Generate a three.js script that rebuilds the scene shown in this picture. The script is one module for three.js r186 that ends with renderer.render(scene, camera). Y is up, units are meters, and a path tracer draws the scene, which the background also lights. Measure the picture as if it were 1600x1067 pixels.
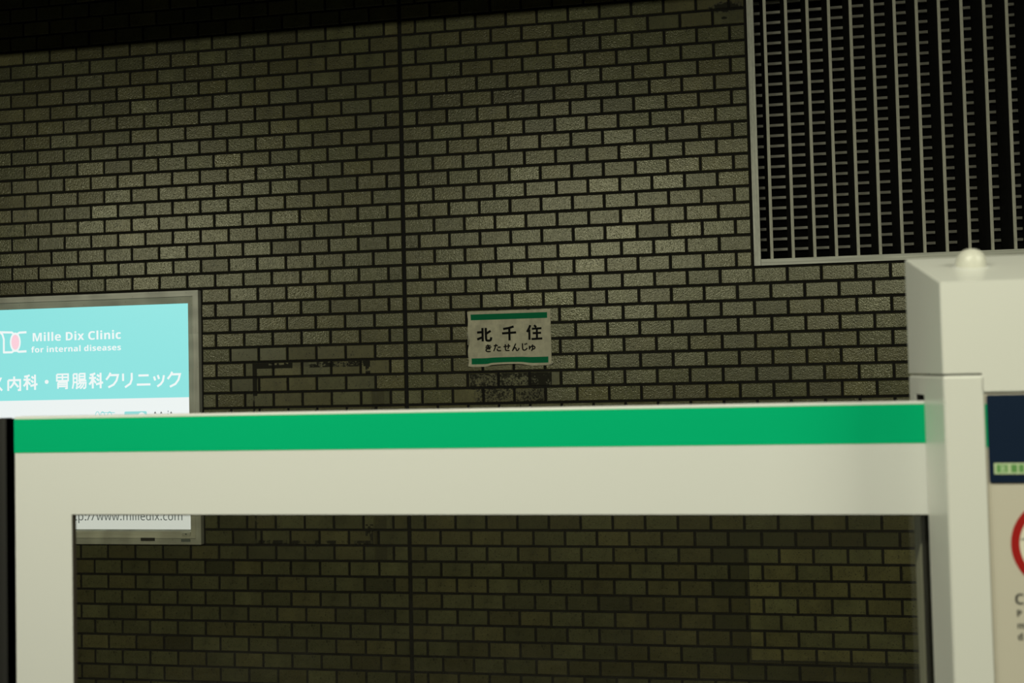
import * as THREE from 'three';
import { mergeGeometries } from 'three/addons/utils/BufferGeometryUtils.js';
import { RoundedBoxGeometry } from 'three/addons/geometries/RoundedBoxGeometry.js';
import { TextGeometry } from 'three/addons/geometries/TextGeometry.js';
import { FontLoader } from 'three/addons/loaders/FontLoader.js';
import { RectAreaLightUniformsLib } from 'three/addons/lights/RectAreaLightUniformsLib.js';
import { Brush, Evaluator, SUBTRACTION } from 'three-bvh-csg';

// ---------------------------------------------------------------- camera, light, exposure
// x runs along the track, y up from the platform floor, z from the tiled track wall (0) towards the platform.
const scene = new THREE.Scene();
scene.background = new THREE.Color(0x000000);
const FPX = 1555, EYE = new THREE.Vector3(1.2010, 1.45, 4.3652);
const camera = new THREE.PerspectiveCamera(2 * Math.atan(533.5 / FPX) * 180 / Math.PI, 1600 / 1067, 0.05, 40);
camera.position.copy(EYE);
camera.rotation.order = 'YXZ';
camera.rotation.set(0.031405, 0.161808, -0.023278);
camera.focus = 4.35; camera.userData.fStop = 5.6;
camera.updateMatrixWorld(true);

const renderer = new THREE.WebGLRenderer();
renderer.toneMapping = THREE.LinearToneMapping;
renderer.toneMappingExposure = 1.0;
renderer.shadowMap.enabled = true;
RectAreaLightUniformsLib.init();

const LAMP_TINT = new THREE.Color().setRGB(1.0, 0.985, 0.76);
const LAMP_POWER = 172;            // radiance of the tilted strip lamps over the platform edge
const HALL_POWER = 60;            // radiance of the lamps deeper in the platform hall
const POSTER_GLOW = 1.03;

// ---------------------------------------------------------------- helpers
let seedState = 20251;
const rnd = () => { seedState = (seedState + 0x6d2b79f5) | 0; let t = Math.imul(seedState ^ (seedState >>> 15), 1 | seedState); t = (t + Math.imul(t ^ (t >>> 7), 61 | t)) ^ t; return ((t ^ (t >>> 14)) >>> 0) / 4294967296; };
const hash = (i, j) => { let t = (Math.imul(i, 374761393) + Math.imul(j, 668265263)) | 0; t = Math.imul(t ^ (t >>> 13), 1274126177); return ((t ^ (t >>> 16)) >>> 0) / 4294967296; };
const sm = (t) => t * t * (3 - 2 * t);
function vnoise(x, y, wrapX = 0, wrapY = 0) {
  const i = Math.floor(x), j = Math.floor(y), u = sm(x - i), v = sm(y - j);
  const wx = (a) => wrapX ? ((a % wrapX) + wrapX) % wrapX : a, wy = (a) => wrapY ? ((a % wrapY) + wrapY) % wrapY : a;
  const a = hash(wx(i), wy(j)), b = hash(wx(i + 1), wy(j)), c = hash(wx(i), wy(j + 1)), d = hash(wx(i + 1), wy(j + 1));
  return a + (b - a) * u + (c - a) * v + (a - b - c + d) * u * v;
}
const fbm = (x, y) => 0.5 * vnoise(x, y) + 0.25 * vnoise(2 * x + 7, 2 * y + 3) + 0.15 * vnoise(4 * x + 1, 4 * y + 9) + 0.1 * vnoise(8 * x, 8 * y);
const clamp = (v, a = 0, b = 1) => Math.min(b, Math.max(a, v));

const camRot = new THREE.Matrix4().extractRotation(camera.matrixWorld), camInv = camera.matrixWorldInverse;
function atZ(px, py, z) {           // the point of the plane z = const seen at a pixel of the photograph
  const d = new THREE.Vector3((px - 800) / FPX, -(py - 533.5) / FPX, -1).applyMatrix4(camRot);
  return d.multiplyScalar((z - EYE.z) / d.z).add(EYE);
}
function toPixel(x, y, z) { const c = new THREE.Vector3(x, y, z).applyMatrix4(camInv); return [800 + FPX * c.x / -c.z, 533.5 - FPX * c.y / -c.z]; }

const names = new Map();
function numbered(name) { const n = names.get(name) ?? 0; names.set(name, n + 1); return n ? name + '_' + String(n).padStart(3, '0') : name; }
function mesh(name, geometry, material, parent) {
  const m = new THREE.Mesh(geometry, material);
  m.name = parent === scene ? numbered(name) : name; m.castShadow = m.receiveShadow = true; parent.add(m); return m;
}
function group(name, parent = scene) { const g = new THREE.Group(); g.name = parent === scene ? numbered(name) : name; parent.add(g); return g; }
function tag(o, label, category, extra) { o.userData = { label, category, ...extra }; return o; }
function structure(o, label, category) { o.userData = { kind: 'structure', label, category }; return o; }
function box(x0, x1, y0, y1, z0, z1, r = 0) {
  const w = x1 - x0, h = y1 - y0, d = z1 - z0;
  const g = r ? new RoundedBoxGeometry(w, h, d, 2, Math.min(r, w / 2.01, h / 2.01, d / 2.01)) : new THREE.BoxGeometry(w, h, d);
  return g.translate((x0 + x1) / 2, (y0 + y1) / 2, (z0 + z1) / 2);
}
const merge = (list) => mergeGeometries(list.map((g) => (g.index ? g.toNonIndexed() : g)));
function slab(shape, z0, z1, bevel = 0, curveSegments = 12) {
  return new THREE.ExtrudeGeometry(shape, { depth: z1 - z0 - 2 * bevel, bevelEnabled: bevel > 0, bevelThickness: bevel, bevelSize: bevel, bevelOffset: -bevel, bevelSegments: 2, curveSegments }).translate(0, 0, z0 + bevel);
}
function rectShape(x0, x1, y0, y1, r = 0) {
  const s = new THREE.Shape();
  if (!r) { s.moveTo(x0, y0); s.lineTo(x1, y0); s.lineTo(x1, y1); s.lineTo(x0, y1); s.closePath(); return s; }
  s.moveTo(x0 + r, y0); s.lineTo(x1 - r, y0); s.quadraticCurveTo(x1, y0, x1, y0 + r); s.lineTo(x1, y1 - r); s.quadraticCurveTo(x1, y1, x1 - r, y1);
  s.lineTo(x0 + r, y1); s.quadraticCurveTo(x0, y1, x0, y1 - r); s.lineTo(x0, y0 + r); s.quadraticCurveTo(x0, y0, x0 + r, y0); return s;
}
const lin = (r, g, b) => new THREE.Color().setRGB(r, g, b);
const std = (color, roughness, more = {}) => new THREE.MeshStandardMaterial({ color, roughness, ...more });
const phys = (color, roughness, more = {}) => new THREE.MeshPhysicalMaterial({ color, roughness, ...more });
function canvas(w, h) { const c = document.createElement('canvas'); c.width = w; c.height = h; return c; }
function canvasTexture(c, srgb = true) { const t = new THREE.CanvasTexture(c); if (srgb) t.colorSpace = THREE.SRGBColorSpace; t.anisotropy = 8; return t; }
function dataTexture(w, h, f, srgb) {
  const a = new Uint8Array(w * h * 4);
  for (let y = 0; y < h; y++) for (let x = 0; x < w; x++) { const v = f(x, y), k = 4 * (y * w + x); a[k] = v[0]; a[k + 1] = v[1]; a[k + 2] = v[2]; a[k + 3] = 255; }
  const t = new THREE.DataTexture(a, w, h); t.wrapS = t.wrapT = THREE.RepeatWrapping; t.magFilter = THREE.LinearFilter; t.minFilter = THREE.LinearMipmapLinearFilter; t.generateMipmaps = true;
  if (srgb) t.colorSpace = THREE.SRGBColorSpace; t.needsUpdate = true; return t;
}
const evaluator = new Evaluator(); evaluator.useGroups = false;
function carve(g, ...boxes) { let b = new Brush(g); b.updateMatrixWorld(); for (const q of boxes) { const t = new Brush(q); t.updateMatrixWorld(); b = evaluator.evaluate(b, t, SUBTRACTION); } return b.geometry; }
function planarUV(g, x0, x1, y0, y1) {
  const p = g.attributes.position, uv = new Float32Array(p.count * 2);
  for (let i = 0; i < p.count; i++) { uv[2 * i] = (p.getX(i) - x0) / (x1 - x0); uv[2 * i + 1] = (p.getY(i) - y0) / (y1 - y0); }
  g.setAttribute('uv', new THREE.BufferAttribute(uv, 2)); return g;
}

// ---------------------------------------------------------------- materials
// glazed ceramic: grainy glaze, dark pinholes, cloudy firing tone; 1.0 m x 0.5 m of it
const TW = 1024, TH = 512;
const grain = new Float32Array(TW * TH), pores = new Float32Array(TW * TH);
for (let y = 0; y < TH; y++) for (let x = 0; x < TW; x++) {
  const f = vnoise(x / 2, y / 2, TW / 2, TH / 2), m = vnoise(x / 4 + 300, y / 4, 0, 0), c = vnoise(x / 64, y / 64, 16, 8), d = vnoise(x / 16, y / 16, 64, 32);
  grain[y * TW + x] = 0.26 * f + 0.22 * m + 0.32 * c + 0.20 * d;
}
for (let n = 0; n < 4200; n++) {
  const cx = rnd() * TW, cy = rnd() * TH, r = 0.7 + 2.0 * Math.pow(rnd(), 3), s = 0.25 + 0.6 * rnd();
  for (let dy = -3; dy <= 3; dy++) for (let dx = -3; dx <= 3; dx++) {
    const d = Math.hypot(dx, dy); if (d > r + 0.7) continue;
    const x = ((cx + dx) | 0) % TW, y = ((cy + dy) | 0) % TH; if (x < 0 || y < 0) continue;
    pores[y * TW + x] = Math.max(pores[y * TW + x], s * clamp(r + 0.7 - d));
  }
}
const tileMap = dataTexture(TW, TH, (x, y) => { const v = (0.80 + 0.46 * (grain[y * TW + x] - 0.5) + 0.10) * (1 - 0.75 * pores[y * TW + x]); const s = clamp(v) * 255; return [s, s, s * 0.99]; }, true);
const tileBump = dataTexture(TW, TH, (x, y) => { const u = 0.6 * vnoise(x / 2.5, y / 2.5, 0, 0) + 0.25 * vnoise(x / 6, y / 6) + 0.15 * vnoise(x / 40, y / 40); const s = clamp(u - 0.5 * pores[y * TW + x]) * 255; return [s, s, s]; }, false);
const TILE_LOOK = { map: tileMap, bumpMap: tileBump, bumpScale: 0.0008, roughness: 0.30, ior: 1.74, specularColor: lin(1, 0.99, 0.78) };
const LEVELS = 12;
function toneColor(level, hue) {     // fired tones from dull umber to pale olive clay
  const k = 0.42 + 0.98 * level / (LEVELS - 1);
  return hue ? lin(0.123 * k, 0.116 * k, 0.052 * k) : lin(0.118 * k, 0.119 * k, 0.058 * k);
}
const toneMaterials = [];
for (let hue = 0; hue < 2; hue++) for (let l = 0; l < LEVELS; l++) toneMaterials.push(phys(toneColor(l, hue), 0.30, { ...TILE_LOOK, roughness: 0.365 - 0.135 * l / (LEVELS - 1) }));   // the darker fired, the duller the glaze
const tileFieldMaterial = phys(0xffffff, 0.30, { ...TILE_LOOK, vertexColors: true });
const concreteMap = dataTexture(512, 512, (x, y) => { const v = clamp(0.72 + 0.3 * (vnoise(x / 3, y / 3) - 0.5) + 0.25 * (vnoise(x / 40, y / 40) - 0.5)) * 255; return [v, v, v]; }, true);
const mortarMaterial = std(lin(0.014, 0.013, 0.009), 0.95, { map: concreteMap });
const sealantMaterial = std(lin(0.007, 0.007, 0.006), 0.95);
const concreteMaterial = std(lin(0.20, 0.20, 0.18), 0.9, { map: concreteMap });
const floorMaterial = std(lin(0.36, 0.35, 0.31), 0.55, { map: concreteMap });
const paintedCeiling = std(lin(0.45, 0.45, 0.40), 0.8);
const hallWallMaterial = std(lin(0.48, 0.46, 0.40), 0.6);
const brushedMap = dataTexture(512, 256, (x, y) => { const v = clamp(0.84 + 0.07 * (vnoise(x / 90, y / 1.5) - 0.5) + 0.16 * (vnoise(x / 30, y / 22) - 0.5) - (hash(x, y) > 0.9985 ? 0.4 : 0)) * 255; return [v, v, v * 0.98]; }, true);
const aluminium = std(lin(0.86, 0.88, 0.80), 0.42, { metalness: 0.1, map: brushedMap });
const aluminiumDusty = std(lin(0.90, 0.90, 0.78), 0.55, { map: brushedMap });
const finBlack = std(lin(0.010, 0.010, 0.009), 0.75);
const louverMaterial = std(lin(0.78, 0.77, 0.66), 0.55);
const blackVoid = std(lin(0.006, 0.006, 0.006), 0.95);
const paintBump = dataTexture(256, 256, (x, y) => { const v = 255 * (0.5 * vnoise(x / 3, y / 3, 0, 0) + 0.5 * vnoise(x / 9, y / 9)); return [v, v, v]; }, false);
const gatePaint = phys(lin(0.68, 0.69, 0.68), 0.5, { clearcoat: 0.15, clearcoatRoughness: 0.3 });
const postPaint = phys(lin(0.67, 0.68, 0.645), 0.42, { clearcoat: 0.25, clearcoatRoughness: 0.10 });
const panelPaint = phys(lin(0.54, 0.51, 0.43), 0.5);
const greenFilm = phys(lin(0.0015, 0.43, 0.185), 0.6, { specularIntensity: 0.04 });
const rubber = std(lin(0.012, 0.012, 0.011), 0.6);
const gasketRubber = std(lin(0.035, 0.028, 0.018), 0.7);
const glass = phys(lin(0.84, 0.835, 0.78), 0.02, { transmission: 1, thickness: 0, ior: 1.5 });
const navyPlate = phys(lin(0.005, 0.014, 0.036), 0.45, { specularIntensity: 0.35 });
const redInk = phys(lin(0.33, 0.012, 0.010), 0.5, { specularIntensity: 0.4 });
const darkInk = std(lin(0.03, 0.03, 0.028), 0.6);
const ringWhite = std(lin(0.70, 0.68, 0.57), 0.45);
const domePlastic = phys(lin(0.60, 0.60, 0.53), 0.35);

// ---------------------------------------------------------------- the two tiled wall panels
const PITCH = 0.14, ROW = 0.0703357, LINE0 = 3.00394, GAP = 0.0105, SHIFT = 0.0036;   // LINE0: the joint under the first fully lit course
const WALL = { x0: -4.34, x1: 4.34, top: 3.74, bottom: -1.1 };
const AD = { x0: -2.566, x1: -0.9915, y0: 0.6865, y1: 1.8705 };
const VENT = { x0: 1.5473, x1: 3.545, y0: 1.8825, y1: 3.6275, rim: 0.029 };
const NAMEPLATE = { x0: 0.2895, x1: 0.6637, y0: 1.4796, y1: 1.7276 };
const TOPLINE = LINE0 + 10 * ROW;

function tileGeometry(w, h, u0, v0) {       // a tile with its lower left front corner at 0,0 and its face at z = 0; chamfered arris
  const c = 0.0022, d = 0.010, P = [], N = [], U = [];
  const quad = (a, b, e, f, n) => { for (const q of [a, b, e, a, e, f]) { P.push(...q); N.push(...n); U.push(u0 + q[0], v0 + 2 * q[1]); } };
  const o = [[0, 0], [w, 0], [w, h], [0, h]], i = [[c, c], [w - c, c], [w - c, h - c], [c, h - c]], s = Math.SQRT1_2;
  const nrm = [[0, -s, s], [s, 0, s], [0, s, s], [-s, 0, s]], flat = [[0, -1, 0], [1, 0, 0], [0, 1, 0], [-1, 0, 0]];
  quad([...i[0], 0], [...i[1], 0], [...i[2], 0], [...i[3], 0], [0, 0, 1]);
  for (let k = 0; k < 4; k++) {
    const m = (k + 1) % 4;
    quad([...o[k], -c], [...o[m], -c], [...i[m], 0], [...i[k], 0], nrm[k]);
    quad([...o[k], -d], [...o[m], -d], [...o[m], -c], [...o[k], -c], flat[k]);
  }
  const g = new THREE.BufferGeometry();
  g.setAttribute('position', new THREE.Float32BufferAttribute(P, 3)); g.setAttribute('normal', new THREE.Float32BufferAttribute(N, 3)); g.setAttribute('uv', new THREE.Float32BufferAttribute(U, 2));
  return g;
}

// stained places: tiles there take their print from a picture of the dirt in metres
function stainPatch(x0, x1, y0, y1, paint, pale = 1) {          // pale: how much paler than its neighbours the cleanest glaze is
  const S = 1100, W = Math.round((x1 - x0) * S), H = Math.round((y1 - y0) * S);
  const at = (x, y) => {
    const X = x0 + x / S, Y = y1 - y / S, tx = ((x * 0.93 + 211) | 0) % TW, ty = ((y * 0.93 + 77) | 0) % TH;
    const base = (0.90 + 0.46 * (grain[ty * TW + tx] - 0.5)) * (1 - 0.75 * pores[ty * TW + tx]);
    return paint(X, Y, base);
  };
  const t = dataTexture(W, H, (x, y) => at(x, H - 1 - y).map((v) => clamp(v) * 255), true);
  const rough = dataTexture(W, H, (x, y) => { const v = at(x, H - 1 - y)[1], q = 255 * (0.31 + 0.62 * clamp((0.62 - v) / 0.35)); return [q, q, q]; }, false);   // mould and old glue are dull, the glaze is not
  t.wrapS = t.wrapT = rough.wrapS = rough.wrapT = THREE.ClampToEdgeWrapping;
  return { x0, x1, y0, y1, pale, material: phys(0xffffff, 1, { map: t, roughnessMap: rough, vertexColors: true, ior: 1.74, specularColor: lin(1, 0.99, 0.78) }) };
}
const edge = (d, w) => clamp(0.5 + d / w);
const GHOST = { x0: -0.735, x1: -0.169, y0: 0.683, y1: 1.5215 };
const patches = [
  stainPatch(-0.86, -0.02, 0.60, 1.60, (X, Y, b) => {            // glue marks around a sign that was taken down
    let v = b * 0.93, tint = [1, 1, 1];
    const inX = X > GHOST.x0 && X < GHOST.x1, inY = Y > GHOST.y0 && Y < GHOST.y1;
    const n = fbm(X * 90, Y * 90), n2 = fbm(X * 30 + 9, Y * 30), n3 = fbm(X * 160, Y * 220);
    if (inX && inY) v = b * 1.03;
    let dark = 0;
    if (inX && Y > 1.496 && Y < 1.5215) { const keep = X > -0.655 && X < -0.56 ? edge(Y - 1.509 - 0.006 * n2, 0.004) * edge(0.56 - n, 0.1) : 0; const worn = X > -0.50 && X < -0.20 ? edge(n3 + n2 - 0.92 - (X > -0.42 && X < -0.36 ? -0.1 : 0.05), 0.12) : 1; dark = (1 - keep) * (X > -0.54 && X < -0.46 ? edge(Y - 1.503, 0.01) * 0.25 : worn); }
    if (X > GHOST.x0 && X < GHOST.x0 + 0.022 && Y > 1.37 && Y < GHOST.y1) dark = Math.max(dark, edge(0.95 - n * 0.4, 0.1));
    if (X > GHOST.x0 && X < GHOST.x0 + 0.010 && Y < 1.37 && inY) dark = Math.max(dark, edge(n2 - 0.30, 0.3) * 0.85);
    if (X > -0.190 && X < -0.169 && Y > 1.46 && Y < 1.522) dark = Math.max(dark, edge(n - 0.40, 0.08));
    if (X > -0.186 && X < -0.170 && Y > 1.39 && Y < 1.45) dark = Math.max(dark, 0.7 * edge(n - 0.60, 0.06));
    if (inX && Y > 0.683 && Y < 0.706) dark = Math.max(dark, edge(n2 + 0.4 * n - 0.70 + (X < -0.58 ? 0.12 : 0) + (X > -0.215 ? 0.2 : 0), 0.12) * 0.9);
    if (X > -0.205 && X < -0.169 && Y > 0.683 && Y < 0.78) dark = Math.max(dark, 0.85 * edge(n + (X + 0.19) * 6 - 0.50, 0.1));
    if (X > -0.166 && X < -0.105 && (Y < 1.385)) { const g = edge(n2 - 0.25, 0.5) * edge(X + 0.163, 0.006) * edge(-0.108 - X + 0.01 * n2, 0.02); v *= 1 - 0.30 * g; tint = [1, 0.98, 0.90]; }
    v *= 1 - 0.93 * clamp(dark);
    return [v * tint[0], v * tint[1], v * tint[2]];
  }),
  stainPatch(0.20, 0.76, 1.28, 1.48, (X, Y, b) => {              // black mould and glue left where a second plate hung
    let v = b * 0.95;
    if (X > 0.292 && X < 0.662 && Y > 1.305 && Y < 1.4495) {
      const n = fbm(X * 150, Y * 150), n2 = fbm(X * 34 + 5, Y * 40 + 2), n3 = fbm(X * 320, Y * 320);
      const rim = Y > 1.379 ? Math.max(edge(Y - 1.437 + 0.012 * n2, 0.012), 0.8 * edge(0.315 - X, 0.02)) : 0;
      let d = edge(0.62 * n + 0.5 * n3 + 0.30 * n2 + 0.10 * rim - 0.70, 0.12) * 0.72;
      if (X > 0.568 && Y > 1.379) d = Math.max(d, edge(0.6 * n + 0.45 * n3 + 0.8 * n2 - 0.74, 0.22) * 0.82);
      if (X < 0.35 && Y < 1.379) d *= edge(X - 0.318, 0.03);
      if (X > 0.61) d = Math.max(d, 0.25);
      v = b * 0.97 * (1 - d);
    }
    return [v, v, v * 0.97];
  }),
  stainPatch(1.33, 2.44, 0.12, 0.76, (X, Y, b) => {              // cleaner oblong where a notice was pasted
    let v = b * 0.70;
    const n2 = fbm(X * 40, Y * 40), inside = X > 1.4845 + 0.003 * (n2 - 0.5) && Y > 0.2 && Y < 0.677 && X < 2.25;
    if (inside) v = Math.min(1, b * (1.0 + 0.08 * (n2 - 0.5)) * (X < 1.53 ? 1.03 : 1));
    if (Math.abs(X - 1.4845) < 0.0022 && Y > 0.2 && Y < 0.68) v *= 0.25 + 0.4 * n2;
    if (inside && Y < 0.209 + 0.004 * n2) v *= 0.35;
    return [v, v, v * 0.97];
  }, 1.5),
  stainPatch(1.12, 1.56, 2.92, 3.09, (X, Y, b) => {              // soot blown from the grille
    const n = fbm(X * 120, Y * 140), n2 = fbm(X * 40 + 3, Y * 40);
    const d = edge(1 - Math.hypot((X - 1.462) / 0.062, (Y - 3.022 + 0.02 * n2) / 0.020) + 1.3 * (n - 0.45), 0.5) + edge(1 - Math.hypot((X - 1.452) / 0.012, (Y - 2.966) / 0.006) + 0.6 * (n - 0.5), 0.3);
    const v = b * (1 - 0.8 * clamp(d)); return [v, v, v * 0.98];
  }),
  stainPatch(-0.34, -0.02, 1.70, 1.80, (X, Y, b) => {            // chips knocked into the glaze
    const n = fbm(X * 200, Y * 200);
    const chip = (cx, cy, rx, ry) => edge(1 - Math.hypot((X - cx) / rx, (Y - cy) / ry) + 0.8 * (n - 0.5), 0.3);
    const d = Math.max(chip(-0.187, 1.767, 0.013, 0.005), chip(-0.178, 1.759, 0.010, 0.003), chip(-0.085, 1.764, 0.006, 0.003), chip(-0.068, 1.764, 0.004, 0.003));
    const v = b * (1 - 0.85 * clamp(d)); return [v, v, v];
  }),
];

// courses of tiles: list every tile with its clipped outline
const fieldTiles = [];
function addTile(x0, x1, y0, y1, row) {
  const cuts = [AD, VENT];
  const m = 0.011;
  for (const c of cuts) {
    if (y1 < c.y0 + 0.002 || y0 > c.y1 - 0.002) continue;
    if (x1 <= c.x0 - m || x0 >= c.x1 + m) continue;
    if (x0 < c.x0 - m && x1 > c.x0 - m) { addTile(x0, c.x0 - m, y0, y1, row); if (x1 > c.x1 + m) addTile(c.x1 + m, x1, y0, y1, row); return; }
    if (x1 > c.x1 + m) { x0 = c.x1 + m; continue; }
    return;
  }
  if (x1 - x0 < 0.012) return;
  fieldTiles.push({ x0, x1, y0, y1, row });
}
for (let row = -10; row <= 44; row++) {
  const y0 = LINE0 - row * ROW + GAP / 2, y1 = LINE0 - (row - 1) * ROW - GAP / 2;
  if (y0 < -0.12 || y1 > WALL.top) continue;
  const off = row % 2 === 0 ? 0.5 : 0;
  for (let k = -32; k <= 31; k++) {
    let a = (k + off) * PITCH, b = a + PITCH;
    if (a < -1e-6 && b > 1e-6) { addTile(a - SHIFT + GAP / 2, -SHIFT - GAP / 2, y0, y1, row); addTile(SHIFT + GAP / 2, b + SHIFT - GAP / 2, y0, y1, row); continue; }
    const s = a >= -1e-6 ? SHIFT : -SHIFT;
    if (b + s < WALL.x0 || a + s > WALL.x1) continue;
    addTile(Math.max(a + s + GAP / 2, WALL.x0), Math.min(b + s - GAP / 2, WALL.x1), y0, y1, row);
  }
}
function seenArea(t) {              // how large a tile shows in the photograph, 0 where something stands in front of it
  const [ax, ay] = toPixel(t.x0, t.y1, 0), [bx, by] = toPixel(t.x1, t.y0, 0), cx = (ax + bx) / 2, cy = (ay + by) / 2;
  if (bx < 0 || ax > 1600 || by < 0 || ay > 1067) return 0;
  if (cx > 1413 && cy > 402) return 0;
  const gateTop = 655 - 27 * cx / 1445;
  if (cy > gateTop - 4) { if (cx < 118 || cy < 812 || cx > 1432) return 0; return (bx - ax) * (by - ay) * 0.55; }
  if (t.x0 > NAMEPLATE.x0 && t.x1 < NAMEPLATE.x1 && t.y0 > NAMEPLATE.y0 && t.y1 < NAMEPLATE.y1) return 0;
  return (bx - ax) * (by - ay) * (cy < 70 - cx * 0.07 ? 0.2 : 1);
}
const wallLeft = group('wall_left'), wallRight = group('wall_right');
structure(wallLeft, 'dark brick-bond tiled track wall to the clinic poster side of the expansion joint', 'wall');
structure(wallRight, 'dark brick-bond tiled track wall between the expansion joint and the ventilation grille', 'wall');
const shared = new Map();
const fullW = PITCH - GAP, tileH = ROW - GAP;
for (const [side, root] of [[-1, wallLeft], [1, wallRight]]) {
  const tiles = fieldTiles.filter((t) => Math.sign(t.x0 + t.x1) === side);
  for (const t of tiles) {
    t.area = seenArea(t);
    const cx = (t.x0 + t.x1) / 2, cy = (t.y0 + t.y1) / 2;
    const soft = fbm(cx * 1.3 + 20, cy * 2.2 + 11) - 0.5, r = rnd();
    let q = 0.56 + 0.55 * soft + 0.34 * (rnd() - 0.5) - (r < 0.12 ? 0.26 : 0) + (r > 0.92 ? 0.18 : 0);
    if (cx < 1.5 && cx > 1.42 && t.x1 - t.x0 < 0.09) q -= 0.18;
    t.level = Math.round(clamp(q) * (LEVELS - 1));
    t.hue = rnd() + 0.8 * (fbm(cx * 2 + 3, cy * 2) - 0.5) < 0.42 ? 1 : 0;
    t.patch = patches.find((p) => t.x0 > p.x0 && t.x1 < p.x1 && t.y0 > p.y0 && t.y1 < p.y1);
    t.tilt = [(rnd() - 0.5) * 0.030, (rnd() - 0.5) * 0.024]; t.dz = (rnd() - 0.5) * 0.0012; t.variant = Math.floor(rnd() * 10);
  }
  const order = tiles.filter((t) => t.area > 0).sort((a, b) => (b.patch ? 1e6 : 0) + b.area - (a.patch ? 1e6 : 0) - a.area);
  const single = new Set(order.slice(0, 300));
  const rest = [];
  for (const t of tiles) {
    const w = t.x1 - t.x0, h = t.y1 - t.y0, u0 = hash(t.variant, 5) * 3, v0 = hash(t.variant, 9) * 3;
    let g, m;
    if (t.patch) {
      g = tileGeometry(w, h, 0, 0);
      const p = g.attributes.position, uv = g.attributes.uv, col = new Float32Array(p.count * 3), c = toneColor(Math.max(5, t.level), t.hue).multiplyScalar(t.patch.pale);
      for (let i = 0; i < p.count; i++) { uv.setXY(i, (t.x0 + p.getX(i) - t.patch.x0) / (t.patch.x1 - t.patch.x0), (t.y0 + p.getY(i) - t.patch.y0) / (t.patch.y1 - t.patch.y0)); c.toArray(col, 3 * i); }
      g.setAttribute('color', new THREE.BufferAttribute(col, 3)); m = t.patch.material;
    } else {
      const key = w.toFixed(4) + '/' + t.variant;
      if (!shared.has(key)) shared.set(key, tileGeometry(w, h, u0, v0));
      g = shared.get(key); m = toneMaterials[t.hue * LEVELS + t.level];
    }
    if (single.has(t) || t.patch) {
      const o = mesh('tile', g, m, root); o.position.set(t.x0, t.y0, t.dz); o.rotation.set(t.tilt[0], t.tilt[1], 0);
    } else {
      const c = g.clone(), n = c.attributes.position.count, col = new Float32Array(n * 3), tone = toneColor(t.level, t.hue);
      for (let i = 0; i < n; i++) tone.toArray(col, 3 * i);
      c.setAttribute('color', new THREE.BufferAttribute(col, 3));
      c.applyMatrix4(new THREE.Matrix4().compose(new THREE.Vector3(t.x0, t.y0, t.dz), new THREE.Quaternion().setFromEuler(new THREE.Euler(t.tilt[0], t.tilt[1], 0)), new THREE.Vector3(1, 1, 1)));
      rest.push(c);
    }
  }
  const field = mesh('tile_field', mergeGeometries(rest), tileFieldMaterial, root); field.userData.kind = 'stuff';
}
// the bed that the tiles stand on, with real openings; joints lie 5 mm behind the faces
const BZ0 = -0.30, BZ1 = -0.0055;
mesh('mortar_bed', merge([box(WALL.x0, -0.0075, WALL.bottom, AD.y0 - 0.004, BZ0, BZ1), box(WALL.x0, -0.0075, AD.y1 + 0.004, 4.2, BZ0, BZ1), box(AD.x1 + 0.004, -0.0075, AD.y0 - 0.004, AD.y1 + 0.004, BZ0, BZ1), box(WALL.x0, AD.x0 - 0.004, AD.y0 - 0.004, AD.y1 + 0.004, BZ0, BZ1)]), mortarMaterial, wallLeft);
mesh('mortar_bed', merge([box(0.0075, VENT.x0 - 0.003, WALL.bottom, 4.2, BZ0, BZ1), box(VENT.x0 - 0.003, WALL.x1, WALL.bottom, VENT.y0 - 0.003, BZ0, BZ1), box(VENT.x0 - 0.003, WALL.x1, VENT.y1 + 0.003, 4.2, BZ0, BZ1), box(VENT.x1 + 0.003, WALL.x1, VENT.y0 - 0.003, VENT.y1 + 0.003, BZ0, BZ1)]), mortarMaterial, wallRight);
structure(mesh('trim_1', box(-0.0075, 0.0075, WALL.bottom, 4.2, -0.30, -0.0065), sealantMaterial, scene), 'black sealant strip in the vertical expansion joint of the tiled wall', 'joint');

// ---------------------------------------------------------------- rest of the station shell
structure(mesh('wall_back', box(WALL.x0, WALL.x1, WALL.bottom, 4.2, -0.75, -0.60), concreteMaterial, scene), 'bare concrete wall behind the tiled wall', 'wall');
structure(mesh('track_bed', box(WALL.x0, WALL.x1, -1.3, -1.1, -0.75, 2.75), concreteMaterial, scene), 'concrete track bed below the platform', 'track bed');
structure(mesh('floor', box(WALL.x0, WALL.x1, -1.3, 0, 2.75, 9.2), floorMaterial, scene), 'grey platform floor slab', 'floor');
structure(mesh('ceiling', box(WALL.x0, WALL.x1, 4.2, 4.4, -0.75, 2.42), concreteMaterial, scene), 'dark concrete ceiling high over the track', 'ceiling');
structure(mesh('ceiling_platform', box(WALL.x0, WALL.x1, 3.1, 3.25, 2.42, 9.2), paintedCeiling, scene), 'pale ceiling over the platform', 'ceiling');
const BEAM_Y = 2.869;
structure(mesh('trim_2', merge([box(WALL.x0, WALL.x1, BEAM_Y, 3.1, 2.30, 2.42), box(WALL.x0, WALL.x1, 3.1, 4.4, 2.30, 2.42)]), concreteMaterial, scene), 'concrete downstand beam along the platform edge', 'beam');
structure(mesh('wall_front', box(WALL.x0, WALL.x1, -1.3, 3.25, 9.2, 9.35), hallWallMaterial, scene), 'pale wall on the far side of the platform', 'wall');

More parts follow.
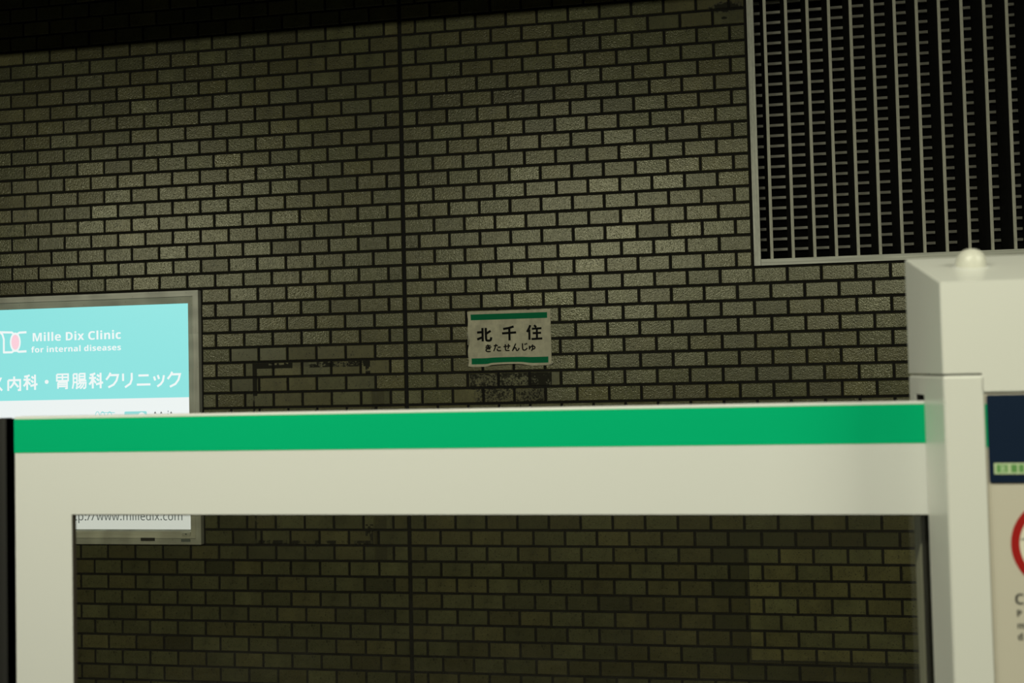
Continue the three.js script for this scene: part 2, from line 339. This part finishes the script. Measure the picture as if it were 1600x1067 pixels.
function stripLamp(x, y, z, length, tilt, power, label) {       // tilt: how far the lit face leans from straight down towards the track
  const root = group('strip_lamp'); tag(root, label, 'lamp', { group: 'strip lamps under the platform ceiling' });
  root.position.set(x, y, z); root.rotation.x = tilt;
  mesh('housing', box(-length / 2 - 0.03, length / 2 + 0.03, 0.004, 0.055, -0.05, 0.05, 0.006), std(lin(0.6, 0.6, 0.57), 0.5), root);
  mesh('diffuser', box(-length / 2, length / 2, -0.004, 0.003, -0.024, 0.024, 0.001), new THREE.MeshStandardMaterial({ color: 0xffffff, emissive: LAMP_TINT, emissiveIntensity: 1.5, roughness: 0.5 }), root);
  for (const s of [-1, 1]) { const h = mesh('hanger', box(s * length * 0.35 - 0.008, s * length * 0.35 + 0.008, 0.02, 3.1 - y, -0.008, 0.008), std(lin(0.4, 0.4, 0.4), 0.5), root); h.rotation.x = -tilt; }
  const light = new THREE.RectAreaLight(LAMP_TINT, power, length, 0.045);
  light.position.set(0, -0.006, 0); light.rotation.x = -Math.PI / 2; root.add(light);
  return root;
}
const LAMP_Y = 2.70, LAMP_Z = 4.45;
for (const [x, label] of [[-3.35, 'tilted strip lamp over the platform edge facing the clinic poster'], [0.55, 'tilted strip lamp over the platform edge facing the station name plate'], [3.45, 'tilted strip lamp over the platform edge facing the ventilation grille']]) stripLamp(x, LAMP_Y, LAMP_Z, 1.7, 0.55, LAMP_POWER, label);
for (const [x, z, label] of [[-1.6, 6.6, 'level strip lamp in the platform hall behind the clinic poster lamp'], [1.2, 6.6, 'level strip lamp in the platform hall behind the name plate lamp'], [3.4, 6.6, 'level strip lamp in the platform hall behind the grille lamp']]) stripLamp(x, 3.03, z, 1.25, 0, HALL_POWER, label);

// ---------------------------------------------------------------- ventilation grille
{
  const vent = tag(group('ventilation_grille'), 'large black ventilation grille with vertical fins in an aluminium frame', 'grille');
  const { x0, x1, y0, y1, rim } = VENT, f = 0.006;
  mesh('frame_stile', box(x0, x0 + rim, y0, y1, -0.05, f, 0.0015), aluminium, vent);
  mesh('frame_stile', box(x1 - rim, x1, y0, y1, -0.05, f, 0.0015), aluminium, vent);
  mesh('frame_rail', box(x0 + rim, x1 - rim, y0, y0 + rim * 0.97, -0.05, f - 0.001, 0.0015), aluminium, vent);
  mesh('frame_rail', box(x0 + rim, x1 - rim, y1 - rim, y1, -0.05, f - 0.001, 0.0015), aluminium, vent);
  const D = 0.165, z1 = -0.008, ix0 = x0 + rim, ix1 = x1 - rim, iy0 = y0 + rim, iy1 = y1 - rim;
  mesh('shaft_lining', merge([box(x0, x1, y0, y1, -0.40, -0.39), box(x0, x0 + 0.006, y0, y1, -0.39, -0.05), box(x1 - 0.006, x1, y0, y1, -0.39, -0.05), box(x0, x1, y0, y0 + 0.006, -0.39, -0.05), box(x0, x1, y1 - 0.006, y1, -0.39, -0.05)]), blackVoid, vent);
  const fg = box(-0.005, 0.005, iy0 - 0.01, iy1 + 0.01, z1 - D, z1), eg = box(-0.0066, 0.0066, iy0 - 0.01, iy1 + 0.01, z1 - 0.003, z1 + 0.003, 0.002);
  for (let k = 0; 1.6235 + 0.0888 * k < ix1 - 0.02; k++) {
    const fin = mesh('fin', fg, finBlack, vent); fin.position.x = 1.6235 + 0.0888 * k;
    mesh('fin_edge', eg, aluminiumDusty, fin);
  }
  const lg = box(ix0, ix1, -0.006, 0.006, -0.012, 0, 0.001);
  for (let k = 0; iy0 + 0.012 + 0.0463 * k < iy1 - 0.01; k++) { const l = mesh('louver', lg, louverMaterial, vent); l.position.set(0, iy0 + 0.012 + 0.0463 * k, z1 - D - 0.004); }
}

// ---------------------------------------------------------------- stroke lettering
const GLYPHS = {
  kita: [[40, 5, 40, 97], [3, 35, 40, 33], [3, 82, 40, 68], 'c', [62, 5, 62, 78, 66, 91, 80, 93, 93, 91, 97, 82, 98, 70], [62, 46, 95, 26]],
  sen: [[10, 18, 50, 12, 82, 3], [2, 48, 98, 44], [52, 12, 52, 98]],
  juu: [[24, 2, 16, 22, 2, 46], [17, 30, 17, 98], [48, 3, 62, 17], [34, 26, 95, 24], [38, 55, 92, 54], [30, 93, 99, 91], [65, 26, 65, 92]],
  ki: [[12, 24, 80, 16], [8, 45, 90, 36], [38, 2, 54, 38, 74, 64], 'c', [74, 64, 48, 57, 22, 62, 13, 76, 22, 91, 48, 98, 80, 95]],
  ta: [[8, 24, 58, 21], [36, 2, 24, 52, 6, 97], [54, 46, 92, 44], 'c', [52, 62, 48, 76, 54, 89, 70, 93, 96, 91]],
  se: [[2, 40, 98, 31], 'c', [28, 8, 28, 74, 33, 89, 46, 93, 86, 92], [72, 3, 72, 54, 68, 62, 56, 64]],
  n: [[52, 2, 5, 97], 'c', [10, 88, 28, 62, 42, 54, 53, 62, 55, 82, 64, 95, 78, 90, 88, 78, 96, 60]],
  ji: ['c', [28, 3, 27, 66, 34, 88, 52, 94, 74, 85, 92, 64], 'l', [58, 8, 68, 24], [78, 2, 88, 18]],
  yu: ['c', [14, 22, 9, 48, 13, 80], [13, 60, 34, 34, 62, 26, 86, 36, 91, 54, 80, 70, 62, 74, 46, 66], [56, 4, 58, 66, 52, 84, 38, 98]],
  su: [[14, 14, 82, 14, 66, 48, 8, 94], [54, 52, 92, 94]],
  uchi: [[10, 28, 10, 97], [10, 28, 90, 28, 90, 92, 74, 93], [50, 4, 50, 38, 40, 58, 22, 78], [50, 42, 78, 74]],
  ka: [[46, 5, 30, 11, 8, 14], [3, 33, 52, 33], [28, 12, 28, 98], [28, 38, 18, 58, 4, 74], [29, 42, 50, 64], [58, 13, 73, 26], [55, 38, 71, 51], [50, 73, 99, 62], [82, 2, 82, 98]],
  dot: [[49, 52, 51, 52]],
  i: [[15, 5, 85, 5, 85, 46, 15, 46, 15, 5], [15, 25, 85, 25], [50, 5, 50, 46], [22, 57, 22, 98], [22, 57, 78, 57, 78, 95, 66, 97], [22, 70, 78, 70], [22, 83, 78, 83]],
  chou: [[10, 5, 10, 66, 3, 97], [10, 5, 34, 5, 34, 94, 26, 96], [10, 31, 34, 31], [10, 57, 34, 57], [50, 4, 88, 4, 88, 38, 50, 38, 50, 4], [50, 21, 88, 21], [42, 48, 99, 48], [56, 48, 52, 60, 40, 72], [50, 61, 95, 61, 92, 90, 86, 96, 76, 95], [66, 62, 58, 78, 42, 92], [81, 62, 74, 82, 56, 98]],
  ku: [[38, 3, 28, 24, 8, 48], [36, 19, 88, 19, 78, 54, 58, 80, 22, 97]],
  ri: [[22, 8, 22, 56], [78, 5, 78, 46, 68, 74, 34, 97]],
  ni: [[16, 20, 84, 20], [5, 84, 95, 84]],
  tsu: [[12, 36, 22, 60], [40, 28, 50, 52], [86, 30, 78, 64, 62, 82, 36, 96]],
};
function drawGlyph(ctx, glyph, x, y, w, h, weight, skew = 0) {
  ctx.lineWidth = weight; ctx.lineJoin = 'miter';
  let curved = false;
  for (const s of GLYPHS[glyph]) {
    if (typeof s === 'string') { curved = s === 'c'; continue; }
    const p = []; for (let i = 0; i < s.length; i += 2) p.push([x + s[i] / 100 * w, y + s[i + 1] / 100 * h + skew * s[i] / 100 * w]);
    ctx.lineCap = glyph === 'dot' ? 'round' : 'butt'; ctx.beginPath(); ctx.moveTo(...p[0]);
    if (curved && p.length > 2) { for (let i = 1; i < p.length - 1; i++) { const e = i === p.length - 2 ? p[i + 1] : [(p[i][0] + p[i + 1][0]) / 2, (p[i][1] + p[i + 1][1]) / 2]; ctx.quadraticCurveTo(...p[i], ...e); } }
    else for (let i = 1; i < p.length; i++) ctx.lineTo(...p[i]);
    ctx.stroke();
  }
}

// ---------------------------------------------------------------- backlit clinic poster
{
  const ad = tag(group('poster_lightbox'), 'backlit turquoise and white clinic poster in an aluminium frame on the tiled wall', 'poster');
  const P = { x0: -2.506, x1: -1.0505, y0: 0.7545, y1: 1.8115 };
  // mitred rim and sloping inner bead
  const ringPart = (name, o, i, zo, zi, back, material) => {
    const c = [[o.x0, o.y0], [o.x1, o.y0], [o.x1, o.y1], [o.x0, o.y1]], d = [[i.x0, i.y0], [i.x1, i.y0], [i.x1, i.y1], [i.x0, i.y1]];
    for (let k = 0; k < 4; k++) {
      const m = (k + 1) % 4, P0 = [[...c[k], zo], [...c[m], zo], [...d[m], zi], [...d[k], zi]], B0 = [[...c[k], back], [...c[m], back], [...d[m], back], [...d[k], back]];
      const t = []; const q = (a, b, e, f) => t.push(...a, ...b, ...e, ...a, ...e, ...f);
      q(...P0); q(B0[3], B0[2], B0[1], B0[0]); q(B0[0], B0[1], P0[1], P0[0]); q(P0[3], P0[2], B0[2], B0[3]); q(B0[1], B0[2], P0[2], P0[1]); q(B0[3], B0[0], P0[0], P0[3]);
      const g = new THREE.BufferGeometry(); g.setAttribute('position', new THREE.Float32BufferAttribute(t, 3)); g.computeVertexNormals();
      const uv = []; for (let v = 0; v < t.length; v += 3) uv.push((k % 2 ? t[v + 1] : t[v]) * 1.2, (k % 2 ? t[v] : t[v + 1]) * 1.2);
      g.setAttribute('uv', new THREE.Float32BufferAttribute(uv, 2));
      mesh(name, g, material, ad);
    }
  };
  const inset = (r, d) => ({ x0: r.x0 + d, x1: r.x1 - d, y0: r.y0 + d, y1: r.y1 - d });
  ringPart('frame_rim', AD, inset(AD, 0.0272), 0.018, 0.018, -0.09, aluminium);
  ringPart('frame_bead', inset(AD, 0.0288), inset(AD, 0.0584), 0.015, 0.003, -0.09, aluminiumDusty);
  mesh('box_back', box(AD.x0, AD.x1, AD.y0, AD.y1, -0.10, -0.0905), blackVoid, ad);
  const CW = 2048, CH = Math.round(2048 * (P.y1 - P.y0) / (P.x1 - P.x0)), c = canvas(CW, CH), x = c.getContext('2d');
  const cv = (px, py) => { const w = atZ(px, py, 0); return [(w.x - P.x0) / (P.x1 - P.x0) * CW, (P.y1 - w.y) / (P.y1 - P.y0) * CH]; };
  x.fillStyle = '#8fe6e4'; x.fillRect(0, 0, CW, CH);
  const yb = (P.y1 - 1.371) / (P.y1 - P.y0) * CH;
  x.fillStyle = '#f0f7f6'; x.fillRect(0, yb, CW, CH);
  x.fillStyle = x.strokeStyle = '#f2fbfa';
  const fit = (text, font, a, b) => { x.font = font; const w = x.measureText(text).width; x.save(); x.translate(...a); x.scale((b[0] - a[0]) / w, 1); x.fillText(text, 0, 0); x.restore(); };
  fit('Mille Dix Clinic', 'bold 79px sans-serif', cv(49, 533.6), cv(189.3, 528.9));
  fit('for internal diseases', 'bold 54px sans-serif', cv(48, 551), cv(189.3, 546.3));
  // the mark: a D and a C around a pink oval
  const line = (pts, w, close) => { x.lineWidth = w; x.lineJoin = 'miter'; x.lineCap = 'butt'; x.beginPath(); pts.forEach((q, i) => (i ? x.lineTo(...cv(...q)) : x.moveTo(...cv(...q)))); if (close) x.closePath(); x.stroke(); };
  line([[-8, 517.5], [0, 519], [3.5, 523], [5.5, 530], [5.6, 551.5]], 14);
  line([[-8, 519], [18, 519.4], [22.5, 523]], 15);
  line([[41, 519], [30, 519.6], [24, 523.5]], 15);
  line([[4.6, 550.6], [18, 550.3], [22, 547.5]], 15);
  line([[41, 548.8], [29, 549.5], [24, 547]], 15);
  const [ox, oy] = cv(23.5, 534.6);
  x.beginPath(); x.ellipse(ox, oy, 41, 66, 0, 0, 7); x.fill(); x.fillStyle = '#ffd3df'; x.beginPath(); x.ellipse(ox, oy, 29, 51, 0, 0, 7); x.fill();
  x.strokeStyle = '#f2fbfa';
  for (const [g, a, b, t, s] of [['su', -19.5, 5, 588.5, 611.5], ['uchi', 10, 33.5, 587.2, 611], ['ka', 35.5, 58.5, 585, 609.5], ['dot', 62, 83, 584, 608], ['i', 84.5, 110, 583.6, 607.5], ['chou', 112, 135, 583, 607.5], ['ka', 138, 161, 582, 607], ['ku', 163.5, 187, 581.5, 605.5], ['ri', 186.5, 211, 581.5, 605.5], ['ni', 212, 236, 582, 604], ['tsu', 237.5, 259, 578.5, 604.5], ['ku', 259.5, 284, 580, 604.5]]) {
    const p0 = cv(a, t), p1 = cv(b, s), q = cv(b, t);
    drawGlyph(x, g, p0[0], (p0[1] + q[1]) / 2, p1[0] - p0[0], p1[1] - (p0[1] + q[1]) / 2, g === 'dot' ? 27 : (g === 'i' || g === 'chou') ? 11.5 : 14.5);
  }
  // marks that rise just above the gate
  x.strokeStyle = '#8fdcdc'; x.lineWidth = 4.5; x.lineJoin = 'round';
  for (const px of [152, 160, 171]) { const [a, b] = cv(px, 650); x.beginPath(); x.ellipse(a, b, 15, 29, 0, 0, 7); x.stroke(); }
  line([[157, 644.6], [179, 644.6]], 4.5);
  { const [a, b] = cv(194, 643), [d] = cv(229, 643); x.fillStyle = '#93dedd'; x.beginPath(); x.roundRect(a, b, d - a, 60, 9); x.fill(); const [ex, ey] = cv(221, 650); x.fillStyle = '#f0f7f6'; x.beginPath(); x.arc(ex, ey, 25, 0, 7); x.fill(); }
  x.fillStyle = x.strokeStyle = '#5a6060';
  for (const px of [242, 251.5, 267]) { const [a, b] = cv(px, 642.5); x.beginPath(); x.moveTo(a, b); x.lineTo(a + 8, b + 15); x.lineTo(a - 8, b + 15); x.fill(); }
  line([[262.3, 641.5], [262.3, 644]], 4); line([[262.3, 646], [262.3, 648.5]], 4);
  x.fillStyle = '#6a7272'; fit('http://', '78px sans-serif', cv(98, 813), cv(149, 812.8)); fit('www.milledix.com', '78px sans-serif', cv(150, 812.8), cv(286, 812));
  const map = canvasTexture(c);
  const sheet = new THREE.BoxGeometry(P.x1 - P.x0 + 0.002, P.y1 - P.y0 + 0.002, 0.004, 1, 1, 1).translate((P.x0 + P.x1) / 2, (P.y0 + P.y1) / 2, -0.004);
  planarUV(sheet, P.x0, P.x1, P.y0, P.y1);
  const s = mesh('poster_sheet', sheet, new THREE.MeshStandardMaterial({ color: 0x6a6a6a, map, emissive: 0xffffff, emissiveMap: map, emissiveIntensity: POSTER_GLOW * 0.9, roughness: 0.35 }), ad);
  s.userData.label = 'glowing turquoise clinic advertisement';
  const light = new THREE.RectAreaLight(lin(0.75, 1, 1), 0.12, P.x1 - P.x0, P.y1 - P.y0); light.position.set((P.x0 + P.x1) / 2, (P.y0 + P.y1) / 2, 0.004); light.rotation.y = Math.PI; ad.add(light);
  // latch and labels on the lower frame
  const a = atZ(220, 845, 0.018), b = atZ(242, 840, 0.018); mesh('latch', box(a.x, b.x, a.y, b.y, 0.0175, 0.021, 0.0015), std(lin(0.05, 0.05, 0.045), 0.5), ad);
  const d = atZ(283, 846.5, 0.018), e = atZ(297.5, 842, 0.018); mesh('rating_label', box(d.x, e.x, d.y, e.y, 0.0178, 0.0186), std(lin(0.16, 0.19, 0.18), 0.5), ad);
  const k0 = atZ(284, 837.5, 0.012), k1 = atZ(297.5, 832, 0.012); const plate = mesh('lock_plate', box(k0.x, k1.x, k0.y, k1.y, 0.006, 0.0135, 0.001), aluminium, ad);
  mesh('keyhole', box((k0.x + k1.x) / 2 - 0.004, (k0.x + k1.x) / 2 + 0.004, (k0.y + k1.y) / 2 - 0.001, (k0.y + k1.y) / 2 + 0.003, 0.0135, 0.0142), rubber, plate);
}

// ---------------------------------------------------------------- station name plate
{
  const N = NAMEPLATE, W = N.x1 - N.x0, H = N.y1 - N.y0, c = canvas(1280, Math.round(1280 * H / W)), x = c.getContext('2d'), k = 1280 / W;
  // the photograph's crop of the plate: pixel (108,68)-(1357,20) top, (115,890)-(1375,875) bottom of a 1455 px wide view
  const U = (u, v) => { const px = 720 + u / 9.7, py = 480 + v / 9.7, w = atZ(px, py, 0); return [(w.x - N.x0) * k, (N.y1 - w.y) * k]; };
  x.fillStyle = '#d8d4bc'; x.fillRect(0, 0, c.width, c.height);
  const img = x.getImageData(0, 0, c.width, c.height);
  for (let j = 0; j < c.height; j++) for (let i = 0; i < c.width; i++) {
    const q = 4 * (j * c.width + i), n = 0.90 + 0.16 * (fbm(i / 55, j / 75) - 0.4) + 0.10 * (hash(i >> 1, j >> 1) - 0.5) - 0.06 * (Math.floor(i / 190 + 0.4 * Math.floor(j / 210)) % 2) * vnoise(i / 300, j / 200);
    img.data[q] *= n; img.data[q + 1] *= n; img.data[q + 2] *= n * 0.99;
  }
  x.putImageData(img, 0, 0);
  const band = (u0, u1, v0, v1) => { const a = U(u0, v0), b = U(u1, v1); x.fillStyle = '#00744a'; x.fillRect(a[0], a[1], b[0] - a[0], b[1] - a[1]); };
  { const a = U(150, 117), b = U(1308, 68), d = U(152, 204), ty = (a[1] + b[1]) / 2; x.fillStyle = '#00744a'; x.fillRect(a[0], ty, b[0] - a[0], d[1] - a[1]); }
  { const a = U(165, 782), b = U(1328, 742), d = U(168, 872), ty = (a[1] + b[1]) / 2; x.fillRect(a[0], ty, b[0] - a[0], d[1] - a[1]); }
  for (let i = 0; i < 26; i++) { x.fillStyle = 'rgba(200,215,195,0.5)'; x.fillRect(60 + rnd() * 1160, 735 + rnd() * 90, 2 + rnd() * 3, 2 + rnd() * 3); }
  x.strokeStyle = '#0a0a07';
  for (const [g, u0, u1, v0, v1, wgt] of [['kita', 240, 468, 303, 525, 36], ['sen', 620, 848, 288, 508, 35], ['juu', 997, 1240, 265, 497, 33], ['ki', 365, 478, 562, 678, 20], ['ta', 490, 618, 556, 672, 20], ['se', 645, 757, 553, 668, 20], ['n', 775, 893, 548, 668, 20], ['ji', 905, 1020, 543, 662, 20], ['yu', 1028, 1138, 560, 662, 20]]) {
    const a = U(u0, v0), b = U(u1, v1), s = U(u1, v0); drawGlyph(x, g, a[0], (a[1] + s[1]) / 2, b[0] - a[0], b[1] - s[1], wgt * k / 3440 * 0.98);
  }
  // warped sheet: lower edge bowed up, left edge lifting, corners curling
  const nx = 48, ny = 32, T = 0.0012, pos = [], uv = [], idx = [];
  const shapeAt = (s, t, back) => {
    let X = N.x0 + s * W, Y = N.y0 + t * H, Z = 0.0028;
    const bow = clamp((s - 0.20) / 0.1) * clamp((0.80 - s) / 0.18), low = Math.exp(-t * 9);
    Y += 0.0075 * sm(bow) * low * (0.7 + 0.6 * Math.sin(Math.PI * clamp((s - 0.2) / 0.6)));
    Z += 0.011 * sm(bow) * low;
    const left = Math.exp(-s * 26), lift = Math.exp(-Math.pow((t - 0.50) / 0.16, 2));
    Z += 0.010 * left * lift; X += (0.006 * lift + 0.0018 * Math.sin(t * 17)) * Math.exp(-s * 30);
    Z += 0.009 * Math.exp(-(s * s * 700 + t * t * 300)) + 0.010 * Math.exp(-((1 - s) * (1 - s) * 900 + t * t * 380));
    Y += 0.004 * Math.exp(-((1 - s) * (1 - s) * 1200 + t * t * 300)) + 0.003 * Math.exp(-(s * s * 900 + t * t * 300));
    Z += 0.0010 * Math.sin(s * 9 + t * 4);
    return [X, Y, Z - (back ? T : 0)];
  };
  for (const back of [0, 1]) for (let j = 0; j <= ny; j++) for (let i = 0; i <= nx; i++) { pos.push(...shapeAt(i / nx, j / ny, back)); uv.push(i / nx, j / ny); }
  const at = (b, i, j) => b * (nx + 1) * (ny + 1) + j * (nx + 1) + i;
  for (let j = 0; j < ny; j++) for (let i = 0; i < nx; i++) { idx.push(at(0, i, j), at(0, i + 1, j), at(0, i + 1, j + 1), at(0, i, j), at(0, i + 1, j + 1), at(0, i, j + 1)); idx.push(at(1, i, j), at(1, i + 1, j + 1), at(1, i + 1, j), at(1, i, j), at(1, i, j + 1), at(1, i + 1, j + 1)); }
  for (let i = 0; i < nx; i++) { idx.push(at(1, i, 0), at(1, i + 1, 0), at(0, i + 1, 0), at(1, i, 0), at(0, i + 1, 0), at(0, i, 0)); idx.push(at(0, i, ny), at(0, i + 1, ny), at(1, i + 1, ny), at(0, i, ny), at(1, i + 1, ny), at(1, i, ny)); }
  for (let j = 0; j < ny; j++) { idx.push(at(0, 0, j), at(0, 0, j + 1), at(1, 0, j + 1), at(0, 0, j), at(1, 0, j + 1), at(1, 0, j)); idx.push(at(1, nx, j), at(1, nx, j + 1), at(0, nx, j + 1), at(1, nx, j), at(0, nx, j + 1), at(0, nx, j)); }
  const g = new THREE.BufferGeometry(); g.setAttribute('position', new THREE.Float32BufferAttribute(pos, 3)); g.setAttribute('uv', new THREE.Float32BufferAttribute(uv, 2)); g.setIndex(idx); g.computeVertexNormals();
  const plate = tag(group('station_name_plate'), 'worn white station name plate with green bands and black Japanese lettering', 'sign');
  mesh('plate', g, phys(0xffffff, 0.75, { map: canvasTexture(c), specularIntensity: 0.35 }), plate);
  // curled scraps: torn strip at the left edge, rolled corner at the lower right
  const curl = (pts, r, name) => mesh(name, new THREE.TubeGeometry(new THREE.CatmullRomCurve3(pts.map((p) => new THREE.Vector3(...p))), 16, r, 8), std(lin(0.42, 0.41, 0.32), 0.7), plate);
  curl([[N.x0 - 0.001, N.y0 + 0.155, 0.004], [N.x0 + 0.004, N.y0 + 0.135, 0.011], [N.x0 + 0.003, N.y0 + 0.118, 0.011], [N.x0 + 0.0005, N.y0 + 0.10, 0.005]], 0.003, 'curled_edge');
  curl([[N.x1 - 0.004, N.y0 + 0.004, 0.009], [N.x1 + 0.002, N.y0 + 0.007, 0.011], [N.x1 + 0.005, N.y0 + 0.013, 0.010]], 0.0035, 'curled_corner');
}

// ---------------------------------------------------------------- sliding platform gate leaf
const LEAF_Z = 3.0152;
{
  const leaf = tag(group('platform_gate_leaf'), 'cream sliding platform gate leaf with green top stripe and tinted window', 'gate');
  const x0 = 0.2238, x1 = 1.640, y0 = 0.06, y1 = 1.4015, zb = LEAF_Z - 0.022;
  const wx0 = 0.3165, wx1 = 1.60, wy0 = 0.42, wy1 = 1.2563;
  mesh('panel', carve(box(x0, x1, y0, y1, zb, LEAF_Z, 0.0022), box(wx0, wx1, wy0, wy1, zb - 0.01, LEAF_Z + 0.01), box(wx0 - 0.03, wx1 + 0.02, wy0 - 0.03, wy1 + 0.03, zb - 0.01, LEAF_Z - 0.008)), gatePaint, leaf);
  mesh('stripe', box(x0 + 0.0004, 1.5160, 1.3475, 1.3978, LEAF_Z - 0.0002, LEAF_Z + 0.0005), greenFilm, leaf).userData.label = 'green stripe along the top';
  const gz0 = LEAF_Z - 0.008, gz1 = LEAF_Z - 0.0015;
  mesh('window_gasket', merge([box(wx0, wx0 + 0.0020, wy0, wy1, gz0, gz1), box(wx1 - 0.0032, wx1, wy0, wy1, gz0, gz1), box(wx0, wx1, wy1 - 0.0018, wy1, gz0, gz1), box(wx0, wx1, wy0, wy0 + 0.0032, gz0, gz1)]), gasketRubber, leaf).userData.label = 'dark rubber window seal';
  mesh('window_pane', box(wx0 - 0.025, wx1 + 0.015, wy0 - 0.025, wy1 + 0.025, LEAF_Z - 0.0105, LEAF_Z - 0.0080), glass, leaf).userData.label = 'tinted glass pane';
  // two-lobed rubber nosing on the closing edge
  const r = new THREE.Shape(); r.moveTo(x0, 0.0); r.lineTo(x0, -0.0215); r.lineTo(x0 - 0.012, -0.0215); r.quadraticCurveTo(x0 - 0.016, -0.012, x0 - 0.015, -0.004); r.quadraticCurveTo(x0 - 0.014, -0.0005, x0 - 0.008, -0.0003);
  r.lineTo(x0, 0);
  mesh('edge_rubber', new THREE.ExtrudeGeometry(r, { depth: y1 - y0 - 0.003, bevelEnabled: false, curveSegments: 6 }).rotateX(-Math.PI / 2).scale(1, 1, -1).translate(0, y0, LEAF_Z), rubber, leaf);
  const lip = new THREE.CylinderGeometry(0.010, 0.010, y1 - y0 - 0.004, 14).translate(x0 - 0.024, (y0 + y1) / 2, LEAF_Z - 0.012);
  mesh('edge_rubber', lip, rubber, leaf);
}

// ---------------------------------------------------------------- gate housing that the leaf slides into
{
  const hx0 = 1.5156, hx1 = 2.36, zf = 3.1112, zb = 2.933;
  const post = tag(group('platform_gate_housing'), 'cream platform gate housing with sloping lid, navy plate and prohibition sign', 'gate housing');
  const body = carve(box(hx0, hx1, 0, 1.4345, zb, zf, 0.004), box(hx0 - 0.01, 2.30, 0.05, 1.4095, 2.970, LEAF_Z + 0.0014), box(1.5600, hx1 + 0.1, -0.01, 1.5, zf - 0.0055, zf + 0.1));
  mesh('body', body, postPaint, post);
  mesh('slot_lining', box(hx0 + 0.132, 2.296, 0.05, 1.409, 2.9703, LEAF_Z + 0.0010), blackVoid, post);
  for (const [z0, z1] of [[2.9704, 2.9744]]) mesh('slot_brush', box(hx0 + 0.0008, hx0 + 0.10, 0.05, 1.409, z0, z1), rubber, post);
  mesh('front_panel', box(1.5615, hx1 - 0.002, 0.02, 1.4125, zf - 0.0055, zf - 0.0028, 0.0008), panelPaint, post);
  mesh('stripe', box(1.5617, hx1 - 0.003, 1.3490, 1.4000, zf - 0.0029, zf - 0.0024), greenFilm, post).userData.label = 'green stripe behind the navy plate';
  mesh('panel_bead', box(1.5642, 1.5652, 0.02, 1.3060, zf - 0.0030, zf - 0.0018), panelPaint, post);
  // lid: sloping top, notched where it steps over the front column
  const lp = new THREE.Shape(); lp.moveTo(-zf, 1.4146); lp.lineTo(-zf, 1.5465); lp.lineTo(-zb - 0.006, 1.5925); lp.quadraticCurveTo(-zb, 1.593, -zb, 1.586); lp.lineTo(-zb, 1.4146); lp.closePath();
  const lidG = new THREE.ExtrudeGeometry(lp, { depth: hx1 - hx0 - 0.005, bevelEnabled: true, bevelThickness: 0.0025, bevelSize: 0.0025, bevelOffset: -0.0025, bevelSegments: 3, curveSegments: 4 }).rotateY(Math.PI / 2).translate(hx0 + 0.0025, 0, 0);
  const lid = mesh('lid', carve(lidG, box(hx0 - 0.02, 1.5592, 1.39, 1.4366, 2.8, 3.3), box(1.55, hx1 + 0.05, 1.39, 1.4366, 2.8, zf - 0.0058)), postPaint, post);
  const dp = [[0, 0.0215], [0.006, 0.0207], [0.0115, 0.0180], [0.0153, 0.0138], [0.0176, 0.0080], [0.0182, 0.001], [0.0183, -0.007]].reverse().map((p) => new THREE.Vector2(...p));
  const dome = mesh('dome', new THREE.LatheGeometry(dp, 32).translate(1.5785, 1.5738, 3.0152), domePlastic, lid); dome.userData.label = 'small white dome';
  mesh('dome_flange', new THREE.CylinderGeometry(0.0215, 0.0215, 0.002, 32).rotateX(0.256).translate(1.5785, 1.5718, 3.0152), gatePaint, lid);
  // plates and stickers on the front
  mesh('navy_plate', slab(rectShape(1.5637, 1.83, 1.3068, 1.4107, 0.0025), zf - 0.0024, zf - 0.0008, 0.0004), navyPlate, post).userData.label = 'dark navy information plate';
  { const c = canvas(512, 48), q = c.getContext('2d'); q.fillStyle = '#b5c9a0'; q.fillRect(0, 0, 512, 48); q.fillStyle = '#5d9150'; for (const [a, b] of [[14, 40], [44, 58], [62, 76], [96, 130], [140, 168]]) q.fillRect(a, 7, b - a, 34); q.fillStyle = '#9fbf90'; q.fillRect(36, 12, 20, 24);
    const g = planarUV(box(1.5690, 1.6690, 1.3172, 1.3302, zf - 0.0009, zf - 0.0004), 1.5690, 1.6690, 1.3172, 1.3302); mesh('number_label', g, std(0xffffff, 0.5, { map: canvasTexture(c) }), post).userData.label = 'pale green label with blurred green print'; }
  const ring = new THREE.Shape(); ring.absarc(1.6407, 1.2344, 0.0556, 0, Math.PI * 2, false); const hole = new THREE.Path(); hole.absarc(1.6407, 1.2344, 0.0462, 0, Math.PI * 2, true); ring.holes.push(hole);
  mesh('prohibition_ring', new THREE.ExtrudeGeometry(ring, { depth: 0.0004, bevelEnabled: false, curveSegments: 48 }).translate(0, 0, zf - 0.0028), redInk, post).userData.label = 'red ring of a prohibition sign';
  mesh('prohibition_disc', new THREE.CylinderGeometry(0.0463, 0.0463, 0.0003, 48).rotateX(Math.PI / 2).translate(1.6407, 1.2344, zf - 0.00266), ringWhite, post);
  mesh('pictogram', box(1.5958, 1.612, 1.2400, 1.2412, zf - 0.0026, zf - 0.0021), darkInk, post);
  const font = await new FontLoader().loadAsync('fonts/droid/droid_sans_bold.typeface.json');
  for (const [text, px, py, size] of [['C', 1585, 944, 0.0125], ['P', 1588, 963.5, 0.0080], ['m', 1589, 982, 0.0075], ['d', 1590, 1000, 0.0080]]) {
    const w = atZ(px, py, zf - 0.0028); mesh('notice_text', new TextGeometry(text, { font, size, depth: 0.0003, curveSegments: 4, bevelEnabled: false }).translate(w.x, w.y, zf - 0.0028), darkInk, post);
  }
}

scene.traverse((o) => { if (o.isMesh) o.castShadow = o.receiveShadow = true; });
renderer.render(scene, camera);
